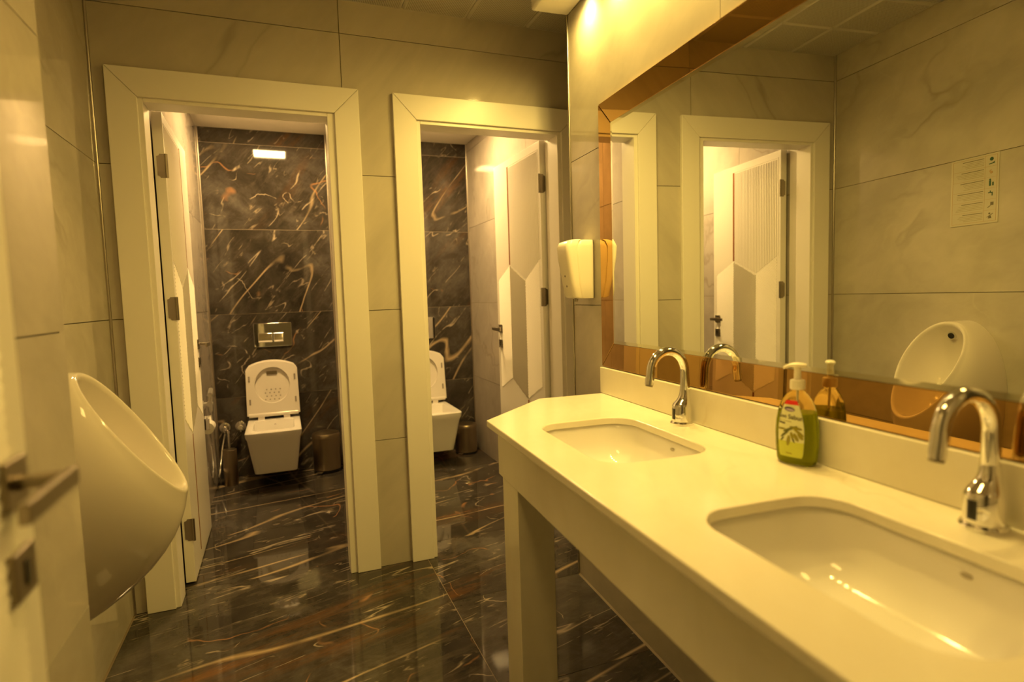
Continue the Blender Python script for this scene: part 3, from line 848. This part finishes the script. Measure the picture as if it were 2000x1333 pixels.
bm = bmesh.new(); lathe(bm, [(0.006, -0.012), (0.008, 0.0), (0.008, 0.004)], 14, (0, -0.06)); sharp(obj('nozzle', bm, M['rubber'], sd))
for z in (0.050, 0.090):
    bm = bmesh.new()
    extr(bm, [(x * 0.004, zz * 0.004) for x, zz in ((1, 0), (.7, .7), (0, 1), (-.7, .7), (-1, 0), (-.7, -.7), (0, -1), (.7, -.7))], lambda a, b, d, z=z: (a, -(0.0995 if z < 0.06 else 0.1065) - d, z + b), -0.004, 0.0015)
    obj('level_window', bm, M['rubber'], sd)

# ================================================================== URINAL
ur = empty('urinal', (XL, -0.77, 0.33))
tag(ur, 'white ceramic wall hung urinal with a slanted oval rim on the left wall', 'urinal')
NU = 56
def wall_o(t):
    s_, c = math.sin(t), math.cos(t)
    z = 0.74 + (0.335 * c if c > 0 else 0.41 * c)
    wv = 0.190 * (1 if c > 0 else (1 - 0.35 * (-c) ** 1.5))
    return Vector((0.001, wv * math.copysign(abs(s_) ** 0.92, s_), z))
DR = Vector((0.249, 0, -0.372)); RC = Vector((0.2165, 0, 0.886)); UR = DR.normalized()
def rim_o(t, k=1.0):
    s_, c = math.sin(t), math.cos(t)
    wv = 0.135 * (1 + 0.10 * c)
    return RC - UR * (0.2235 * c * k) + Vector((0, wv * math.copysign(abs(s_) ** 0.95, s_) * k, 0))
NRM = Vector((0.831, 0, 0.556))
bm = bmesh.new()
rings = []
ts = [2 * PI * i / NU for i in range(NU)]
for q in range(0, 11):
    f = q / 10; ring = []
    for t in ts:
        a, c = wall_o(t), rim_o(t)
        m_ = Vector((0.86 * c.x + 0.02, a.y * 0.93 + c.y * 0.12, a.z + 0.38 * (c.z - a.z)))
        ring.append((1 - f) ** 2 * a + 2 * f * (1 - f) * m_ + f * f * c)
    rings.append(ring)
rim_th = 0.013
rings.append([rim_o(t, 0.985) + NRM * 0.0045 for t in ts])
rings.append([rim_o(t, 0.955) + NRM * 0.0055 for t in ts])
rings.append([rim_o(t, 0.925) + NRM * 0.002 for t in ts])
rings.append([rim_o(t, 0.905) - NRM * 0.008 for t in ts])
for (k, dep, dz) in ((0.86, 0.035, 0), (0.80, 0.065, -0.005), (0.72, 0.095, -0.015), (0.60, 0.118, -0.03), (0.42, 0.134, -0.05), (0.2, 0.142, -0.065)):
    rings.append([rim_o(t, k) - NRM * dep + Vector((0, 0, dz)) for t in ts])
rings = [[(p.x, p.y, p.z - 0.33) for p in r_] for r_ in rings]
loft(bm, rings)
sharp(obj('bowl', bm, M['ceramic_pink'], ur), 60)
def disc(name, c, nrm_, r, h, mat, parent, n=20, inner=None):
    bm = bmesh.new(); lathe(bm, [(r, 0), (r, h * 0.7), (r * 0.88, h)] if inner is None else [(r, 0), (r, h), (inner, h), (inner, h * 0.3)], n)
    o = obj(name, bm, mat, parent); sharp(o); o.location = c
    o.rotation_mode = 'QUATERNION'; o.rotation_quaternion = Vector((0, 0, 1)).rotation_difference(Vector(nrm_)); return o
disc('sensor_ring', (0.068, -0.0, 1.010 - 0.33), (0.93, 0, -0.25), 0.019, 0.014, M['chrome'], ur)
disc('sensor_eye', (0.0805, -0.0, 1.0065 - 0.33), (0.93, 0, -0.25), 0.0135, 0.004, M['black'], ur)
disc('drain', (0.100, 0.0, 0.752 - 0.33), (0.7, 0, 0.7), 0.026, 0.012, M['chrome'], ur)

# ================================================================== INSTRUCTION SHEET
ps = empty('instruction_sheet', (XL + 0.0012, -0.792, 1.502))
tag(ps, 'laminated hand washing instruction sheet with six pictograms above the urinal', 'sign')
# local: y runs along the wall; seen from the room y+ is to the right
bm = B(0, 0.0012, -0.104, 0.104, 0, 0.297); obj('sheet', bm, M['sheet'], ps)
def pr(name, mat, rects, x0=0.0012, x1=0.0016):
    bm = bmesh.new()
    for (a, b, c, d) in rects: box(bm, x0, x1, a, b, c, d)
    return obj(name, bm, mat, ps)
W0, W1 = -0.096, 0.096
ys = 0.062   # pictograms column on the left as read (y+ side seen from the mirror is reversed)
PC0, PC1 = -0.092, -0.052
rects = [(W0, W1, 0.008, 0.0092), (W0, W1, 0.288, 0.2892), (W0, W0 + 0.0012, 0.008, 0.289), (W1 - 0.0012, W1, 0.008, 0.289), (PC1 + 0.006, PC1 + 0.0068, 0.010, 0.288)]
for k in range(1, 6): rects.append((W0, W1, 0.008 + k * 0.0467, 0.0088 + k * 0.0467))
pr('rule_lines', M['ink_skin'], rects)
random.seed(4)
bold, thin = [], []
for k in range(6):
    zt = 0.289 - k * 0.0467
    le = random.uniform(0.055, 0.085)
    bold.append((PC1 + 0.012, PC1 + 0.012 + le + 0.03, zt - 0.0105, zt - 0.0078))
    for j in range(4): thin.append((PC1 + 0.012, PC1 + 0.012 + random.uniform(0.075, 0.125), zt - 0.0180 - j * 0.0066, zt - 0.0166 - j * 0.0066))
pr('heading_lines', M['ink'], bold); pr('text_lines', M['ink_faint'], thin)
def icon(name, mat, polys, k):
    bm = bmesh.new(); zc = 0.289 - k * 0.0467 - 0.0233; yc = (PC0 + PC1) / 2
    for poly in polys: extr(bm, [(yc - a, zc + b) for a, b in poly], lambda a, b, d: (0.0012 + d, a, b), 0, 0.0005)
    return obj(name, mat=mat, bm=bm, parent=ps)
circ = lambda cx, cz, r, n=12: [(cx + r * math.cos(2 * PI * i / n), cz + r * math.sin(2 * PI * i / n)) for i in range(n)]
rc = lambda a, b, c, d: [(a, c), (b, c), (b, d), (a, d)]
icon('pictogram', M['ink_green'], [circ(0, 0.007, 0.008), [(-0.012, -0.012), (0.004, -0.010), (0.013, -0.004), (0.012, -0.013), (-0.010, -0.015)]], 0)
icon('pictogram', M['ink_skin'], [circ(0.0, -0.003, 0.006), [(-0.010, 0.002), (-0.002, 0.010), (0.001, 0.008), (-0.007, 0.0)]], 1)
icon('pictogram', M['ink_green'], [circ(-0.004, 0.013, 0.004), rc(-0.008, 0.0, -0.014, 0.009), rc(0.005, 0.011, -0.014, 0.001)], 2)
icon('pictogram', M['ink_green'], [rc(-0.011, 0.008, 0.002, 0.006), rc(0.004, 0.008, -0.010, 0.003), rc(-0.004, 0.0, 0.005, 0.012)], 3)
icon('pictogram', M['ink'], [rc(0.0, 0.013, -0.004, 0.010), [(-0.013, -0.012), (0.0, -0.004), (0.001, -0.007), (-0.011, -0.014)]], 4)
icon('pictogram', M['ink'], [circ(-0.003, 0.008, 0.004), [(-0.013, -0.009), (0.012, 0.006), (0.012, 0.009), (-0.013, -0.006)], [(-0.005, -0.002), (0.003, -0.002), (0.006, -0.013), (-0.008, -0.013)]], 5)

# ================================================================== TOILETS
def toilet():
    e = empty('wall_hung_toilet', (0, 0, 0))
    # local: x across, y=0 at wall, -y towards the room, z up from floor
    def ring(w, yf, z, r, yb=0.0, bow=0.0):
        pts = []
        hw_ = w / 2
        pts.append((hw_, yb)); 
        for i in range(7):
            a = PI / 2 * i / 6
            pts.append((hw_ - r + r * math.cos(a), -(yf - r) - r * math.sin(a)))
        for i in range(1, 5): pts.append((hw_ - r - (w - 2 * r) * i / 5, -yf - bow * math.sin(PI * i / 5)))
        for i in range(7):
            a = PI / 2 * (1 - i / 6)
            pts.append((-(hw_ - r) - r * math.cos(a), -(yf - r) - r * math.sin(a)))
        pts.append((-hw_, yb))
        return [(x, y, z) for x, y in pts]
    bm = bmesh.new()
    outs = [ring(0.245, 0.36, 0.094, 0.03), ring(0.268, 0.412, 0.101, 0.032), ring(0.298, 0.455, 0.22, 0.030, bow=0.004), ring(0.328, 0.496, 0.345, 0.026, bow=0.006), ring(0.344, 0.512, 0.368, 0.024, bow=0.008), ring(0.348, 0.515, 0.396, 0.024, bow=0.008), ring(0.342, 0.510, 0.402, 0.022, bow=0.008)]
    # inner well
    def inner(w, y0, y1, z, r):
        base = ring(w, y1, z, r, yb=-y0); return base
    ins = [inner(0.262, 0.115, 0.468, 0.402, 0.05), inner(0.256, 0.118, 0.464, 0.395, 0.05), inner(0.248, 0.126, 0.455, 0.31, 0.06), inner(0.200, 0.15, 0.40, 0.22, 0.06), inner(0.09, 0.20, 0.31, 0.185, 0.03)]
    loft(bm, outs + ins, True, True)
    sharp(obj('bowl', bm, M['ceramic'], e), 40)
    bm = bmesh.new(); lathe(bm, [(0.007, 0), (0.0085, 0.004), (0.007, 0.014), (0.003, 0.017)], 14)
    o = obj('bidet_nozzle', bm, M['chrome'], e); sharp(o); o.location = (0.004, -0.131, 0.372); o.rotation_euler = (PI / 2, 0, 0)
    # raised seat and lid: arched top
    def arch(w, h, k=0.0, z0=0.0, rr=0.02):
        pts = [(w / 2 - k, z0 + k), (w / 2 - k - 0.004, h * 0.80)]
        n_ = 16
        for i in range(n_ + 1):
            t = i / n_; x = (w / 2 - k - 0.004) * (1 - 2 * t); 
            q = abs(x) / (w / 2)
            zz = h - k - 0.046 * q ** 2.2 - (0.03 * max(0, (q - 0.9) / 0.1) ** 2)
            pts.append((x, zz))
        pts += [(-(w / 2 - k - 0.004), h * 0.80), (-(w / 2 - k), z0 + k)]
        return pts
    yl, zl = -0.052, 0.432
    tilt = 0.09
    lean = lambda x, y, z: (x, y + (z) * tilt, zl + z)
    bm = bmesh.new(); extr(bm, arch(0.350, 0.392), lambda a, b, d: lean(a, yl + d, b), 0.0, 0.012)
    obj('lid', bm, M['seat'], e, bevel=0.003)
    # seat ring: arched plate with an oval hole
    bm = bmesh.new(); edges_ = []
    def lp(pts):
        vs = [bm.verts.new(lean(a, yl - 0.002, b)) for a, b in pts]
        for i in range(len(vs)): edges_.append(bm.edges.new((vs[i], vs[(i + 1) % len(vs)])))
        return vs
    hc, ha, hb_ = (0.0, 0.213), 0.116, 0.127
    hole = [(hc[0] + ha * math.cos(2 * PI * i / 40), hc[1] + hb_ * math.sin(2 * PI * i / 40)) for i in range(40)]
    lp(arch(0.356, 0.386)); lp(hole)
    bmesh.ops.triangle_fill(bm, use_beauty=True, use_dissolve=False, edges=edges_)
    inv = [f for f in bm.faces if all(((v.co.x - hc[0]) / ha) ** 2 + ((v.co.z - zl - hc[1]) / hb_) ** 2 < 1.001 for v in f.verts)]
    bmesh.ops.delete(bm, geom=inv, context='FACES_ONLY')
    r_ = bmesh.ops.extrude_face_region(bm, geom=list(bm.faces))
    bmesh.ops.translate(bm, verts=[v for v in r_['geom'] if isinstance(v, bmesh.types.BMVert)], vec=(0, -0.017, 0))
    sr = obj('seat', bm, M['seat'], e, bevel=0.004)
    for (x, z) in ((-0.152, 0.10), (0.152, 0.10), (-0.152, 0.265), (0.152, 0.265)):
        bm = bmesh.new(); extr(bm, [(x - 0.0055, z - 0.02), (x + 0.0055, z - 0.02), (x + 0.0055, z + 0.02), (x - 0.0055, z + 0.02)], lambda a, b, d: lean(a, yl - 0.019 - d, b), 0.0, 0.005)
        obj('bumper', bm, M['rubber'], sr, bevel=0.0015)
    bm = bmesh.new(); extr(bm, [(-0.036, 0.288), (0.036, 0.288), (0.034, 0.312), (-0.034, 0.312)], lambda a, b, d: lean(a, yl - d, b), 0.0, 0.006)
    obj('latch_plate', bm, M['nickel'], e)
    bm = bmesh.new()
    for i in range(4):
        for j in range(4):
            cx_, cz_ = -0.045 + i * 0.030 + (0.005 if j % 2 else -0.005), 0.108 + j * 0.024
            extr(bm, [(cx_ + 0.0045 * math.cos(t), cz_ + 0.0045 * math.sin(t)) for t in [2 * PI * q / 8 for q in range(8)]], lambda a, b, d: lean(a, yl - d, b), 0.0, 0.0025)
    tag(obj('grip_dots', bm, M['rubber'], e), kind='stuff')
    bm = bmesh.new(); tube(bm, [(-0.165, yl - 0.010, zl + 0.004), (0.165, yl - 0.010, zl + 0.004)], 0.0155, 16); sharp(obj('hinge_bar', bm, M['seat'], e))
    for x in (-0.085, 0.085):
        bm = B(x - 0.022, x + 0.022, yl - 0.020, yl + 0.004, 0.400, zl); obj('hinge_post', bm, M['seat'], e, bevel=0.002)
    return e
t1 = toilet(); t1.location = (-0.152, YB - TH, 0.012)
tag(t1, 'white square wall hung toilet with raised seat in the cubicle with the brush', 'toilet', 'wall hung toilets in the cubicles')
t2 = copy_tree(t1); t2.location = (0.952, YB - TH, 0.012)
tag(t2, 'white square wall hung toilet with raised seat, half hidden by the right door frame', 'toilet', 'wall hung toilets in the cubicles')

def flush_plate():
    e = empty('flush_plate', (0, 0, 0))
    bm = bmesh.new(); extr(bm, rrect(0.255, 0.170, 0.006, 3), lambda a, b, d: (a, -d, b + 0.085), 0.0005, 0.010)
    obj('plate', bm, M['chrome'], e, bevel=0.002)
    for (x0, x1) in ((-0.100, -0.004), (0.004, 0.070)):
        bm = bmesh.new()
        loft(bm, [[(x0, -0.010, 0.030), (x1, -0.010, 0.030), (x1, -0.010, 0.100), (x0, -0.010, 0.100)], [(x0 + .002, -0.026, 0.046), (x1 - .002, -0.026, 0.046), (x1 - .002, -0.015, 0.096), (x0 + .002, -0.015, 0.096)]])
        obj('button', bm, M['chrome'], e, bevel=0.002)
    return e
p1 = flush_plate(); p1.location = (-0.128, YB - TH, 0.932)
tag(p1, 'polished metal flush plate above the fully visible toilet', 'flush plate', 'flush plates on the dark cubicle walls')
p2 = copy_tree(p1); p2.location = (0.945, YB - TH, 0.926)
tag(p2, 'flush plate above the half hidden toilet, mostly behind the door frame', 'flush plate', 'flush plates on the dark cubicle walls')

def pedal_bin(h=0.285, r=0.098):
    e = empty('pedal_bin', (0, 0, 0))
    bm = bmesh.new(); lathe(bm, [(r * 0.98, 0), (r, 0.004), (r, 0.022)], 32); sharp(obj('base_ring', bm, M['black'], e))
    bm = bmesh.new(); lathe(bm, [(r * 0.985, 0.022), (r * 0.985, h - 0.035), (r * 1.0, h - 0.030)], 36); sharp(obj('body', bm, M['bin_steel'], e))
    bm = bmesh.new(); lathe(bm, [(r * 1.01, h - 0.029), (r * 1.015, h - 0.012), (r * 0.95, h), (r * 0.70, h + 0.007), (r * 0.40, h + 0.011), (r * 0.12, h + 0.012)], 36); sharp(obj('lid', bm, M['bin_steel'], e), 40)
    bm = bmesh.new()
    box(bm, -0.022, 0.022, -r - 0.028, -r - 0.005, 0.012, 0.020); box(bm, -0.006, 0.006, -r - 0.008, -r + 0.01, 0.010, 0.016)
    obj('pedal', bm, M['chrome'], e, bevel=0.002)
    bm = bmesh.new(); tube(bm, [(-r - 0.001, -0.01, h - 0.05), (-r - 0.014, -0.01, h - 0.046), (-r - 0.014, -0.01, h - 0.036)], 0.006, 8); obj('hinge_knob', bm, M['chrome'], e, smooth=True)
    return e
b1 = pedal_bin(); b1.location = (0.192, 1.745, 0.0005); b1.rotation_euler = (0, 0, -0.55)
tag(b1, 'bronze steel pedal bin right of the fully visible toilet', 'bin', 'pedal bins beside the toilets')
b2 = copy_tree(b1); b2.location = (1.262, 1.745, 0.0005); b2.scale = (0.90, 0.90, 0.82); b2.rotation_euler = (0, 0, -0.75)
tag(b2, 'bronze steel pedal bin in the corner right of the half hidden toilet', 'bin', 'pedal bins beside the toilets')

# ================================================================== BRUSH, SPRAYER, VALVES, PAPER
tb = empty('toilet_brush', (-0.447, 1.70, 0.0005))
tag(tb, 'steel toilet brush holder on the floor left of the toilet', 'toilet brush')
bm = bmesh.new(); lathe(bm, [(0.044, 0), (0.045, 0.004), (0.045, 0.248), (0.041, 0.250)], 28); sharp(obj('canister', bm, M['bin_steel'], tb))
bm = bmesh.new(); lathe(bm, [(0.007, 0.24), (0.007, 0.355), (0.010, 0.358), (0.010, 0.372), (0.006, 0.376)], 14); sharp(obj('handle', bm, M['chrome'], tb))

def valve(x):
    e = empty('shutoff_valve', (x, YB - TH, 0.37))
    bm = bmesh.new()
    def yl_(prof): return [[(r * math.cos(2 * PI * i / 24), -y, r * math.sin(2 * PI * i / 24)) for i in range(24)] for r, y in prof]
    loft(bm, yl_([(0.036, 0.0005), (0.036, 0.006), (0.020, 0.012)])); sharp(obj('rosette', bm, M['chrome'], e))
    bm = bmesh.new(); loft(bm, yl_([(0.012, 0.008), (0.012, 0.038), (0.019, 0.040), (0.019, 0.058), (0.015, 0.062)])); tube(bm, [(0, -0.028, 0), (0, -0.028, -0.036)], 0.0085, 12); sharp(obj('body', bm, M['chrome'], e))
    return e
v1 = valve(-0.482); tag(v1, 'round chrome shut-off valve feeding the sprayer hose', 'valve', 'shut-off valves on the dark wall')
v2 = valve(-0.380); tag(v2, 'round chrome shut-off valve right beside the toilet bowl', 'valve', 'shut-off valves on the dark wall')

bs = empty('bidet_sprayer', (-0.535, 1.25, 0.62))
tag(bs, 'chrome bidet hand sprayer with hose hanging on the cubicle wall', 'sprayer')
ox, oy, oz = -0.535, 1.25, 0.62
bm = bmesh.new(); lathe(bm, [(0.020, 0), (0.020, 0.004), (0.009, 0.007), (0.009, 0.034)], 18); o = obj('wall_bracket', bm, M['satin'], bs); sharp(o); o.rotation_euler = (0, PI / 2, 0); o.location = (0.0005, 0, 0.028)
bm = bmesh.new(); tube(bm, [(0.038, -0.015, 0.028), (0.038, 0.015, 0.028)], 0.016, 16); sharp(obj('hook', bm, M['satin'], bs))
bm = bmesh.new(); tube(bm, [(0.040, 0.0, -0.02), (0.042, 0.0, 0.03), (0.045, 0.0, 0.095)], [0.009, 0.011, 0.010], 12); tube(bm, [(0.043, 0.055, 0.106), (0.047, -0.045, 0.086)], [0.012, 0.014], 14); sharp(obj('hand_piece', bm, M['satin'], bs))
bm = bmesh.new()
hp = [(0.040, 0.0, -0.02), (0.036, 0.05, -0.14), (0.030, 0.14, -0.30), (0.022, 0.24, -0.44), (0.020, 0.32, -0.52), (0.020, 0.42, -0.53), (0.024, 0.51, -0.47), (0.036, 0.57, -0.37), (0.053, 0.592, -0.29)]
# smooth the hose path (Catmull-Rom)
def crom(P, m=6):
    P = [Vector(p) for p in P]; P = [P[0]] + P + [P[-1]]; out = []
    for i in range(1, len(P) - 2):
        for k in range(m):
            t = k / m
            out.append(0.5 * ((2 * P[i]) + (-P[i - 1] + P[i + 1]) * t + (2 * P[i - 1] - 5 * P[i] + 4 * P[i + 1] - P[i + 2]) * t * t + (-P[i - 1] + 3 * P[i] - 3 * P[i + 1] + P[i + 2]) * t ** 3))
    out.append(P[-2]); return out
tube(bm, crom(hp), 0.0058, 10); obj('hose', bm, M['satin'], bs, smooth=True)

tp = empty('toilet_paper_holder', (-0.535, 1.135, 0.470))
tag(tp, 'white toilet paper roll on a holder low on the cubicle wall behind the sprayer', 'paper holder')
bm = bmesh.new(); tube(bm, [(0.038, -0.05, 0.055), (0.038, 0.05, 0.055)], 0.033, 24); sharp(obj('roll', bm, M['paper'], tp))
bm = bmesh.new(); box(bm, 0.0005, 0.012, -0.062, 0.062, 0.075, 0.125); box(bm, 0.012, 0.050, -0.060, -0.052, 0.050, 0.115); box(bm, 0.012, 0.050, 0.052, 0.060, 0.050, 0.115)
obj('bracket', bm, M['chrome'], tp, bevel=0.002)

# ================================================================== LAMPS
def spot(s, i):
    e = empty('recessed_spotlight', L(s, 0.046, ZS - 0.010), RZ)
    names = ['first', 'second', 'third', 'fourth', 'fifth']
    where = 'nearest the far end' if i == 0 else ('%s from the far end' % names[i])
    tag(e, 'small round recessed spotlight in the soffit above the mirror, %s' % where, 'spotlight', 'spotlights in the soffit above the mirror')
    bm = bmesh.new(); lathe(bm, [(0.028, 0.010), (0.040, 0.010), (0.041, 0.007), (0.032, 0.0045), (0.0285, 0.0085)], 28, cap0=False, cap1=False); sharp(obj('trim_ring', bm, M['chrome'], e), 40)
    bm = bmesh.new(); lathe(bm, [(0.0285, 0.0098), (0.0285, 0.0085), (0.004, 0.0080)], 24); obj('lens', bm, M['lens'], e, smooth=True)
    for nm, watt, ang, bl in (('spot_beam', SPOT_W, 36, 0.8), ('spot_spill', WIDE_W, 152, 1.0)):
        ld = bpy.data.lights.new(nm, 'SPOT'); ld.energy = watt; ld.color = SPOT_COL; ld.spot_size = math.radians(ang); ld.spot_blend = bl; ld.shadow_soft_size = 0.022
        lo = bpy.data.objects.new(nm, ld); COL.objects.link(lo); lo.parent = e; lo.location = (0, 0, -0.004)
        if nm == 'spot_beam': lo.rotation_euler = (0.42, 0, 0)   # tilted lamp washes the wall
        else: lo.rotation_euler = (-0.14, 0.26, 0)
    return e
for i in range(5): spot(0.675 + 0.245 * i, i)

def panel_light(name, x0, x1, y0, y1, z, mat, label, group):
    e = empty(name, ((x0 + x1) / 2, (y0 + y1) / 2, z))
    tag(e, label, 'ceiling light', group)
    w, d = (x1 - x0) / 2 - 0.002, (y1 - y0) / 2 - 0.002
    bm = bmesh.new()
    q = lambda a, b, zz: [(-a, -b, zz), (a, -b, zz), (a, b, zz), (-a, b, zz)]
    loft(bm, [q(w, d, 0.020), q(w, d, 0.0), q(w - 0.012, d - 0.012, -0.002), q(w - 0.014, d - 0.014, 0.004)], True, False)
    obj('frame', bm, M['soffit'], e)
    bm = bmesh.new(); box(bm, -w + 0.0135, w - 0.0135, -d + 0.0135, d - 0.0135, 0.0025, 0.006)
    obj('diffuser', bm, mat, e)
    return e
G = 'square ceiling panels of the cubicles'
panel_light('panel_light', *PL1, ZCS + 0.002, M['panel_stall'], 'square glowing ceiling panel over the fully visible toilet', G)
panel_light('panel_light', *PL2, ZCS + 0.002, M['panel_stall'], 'square glowing ceiling panel over the half hidden toilet', G)
panel_light('panel_light', PX0, PX1, PY0, PY1, ZC + 0.002, M['panel'], 'long glowing ceiling panel between the urinal and the washstand', 'ceiling panel of the washroom')
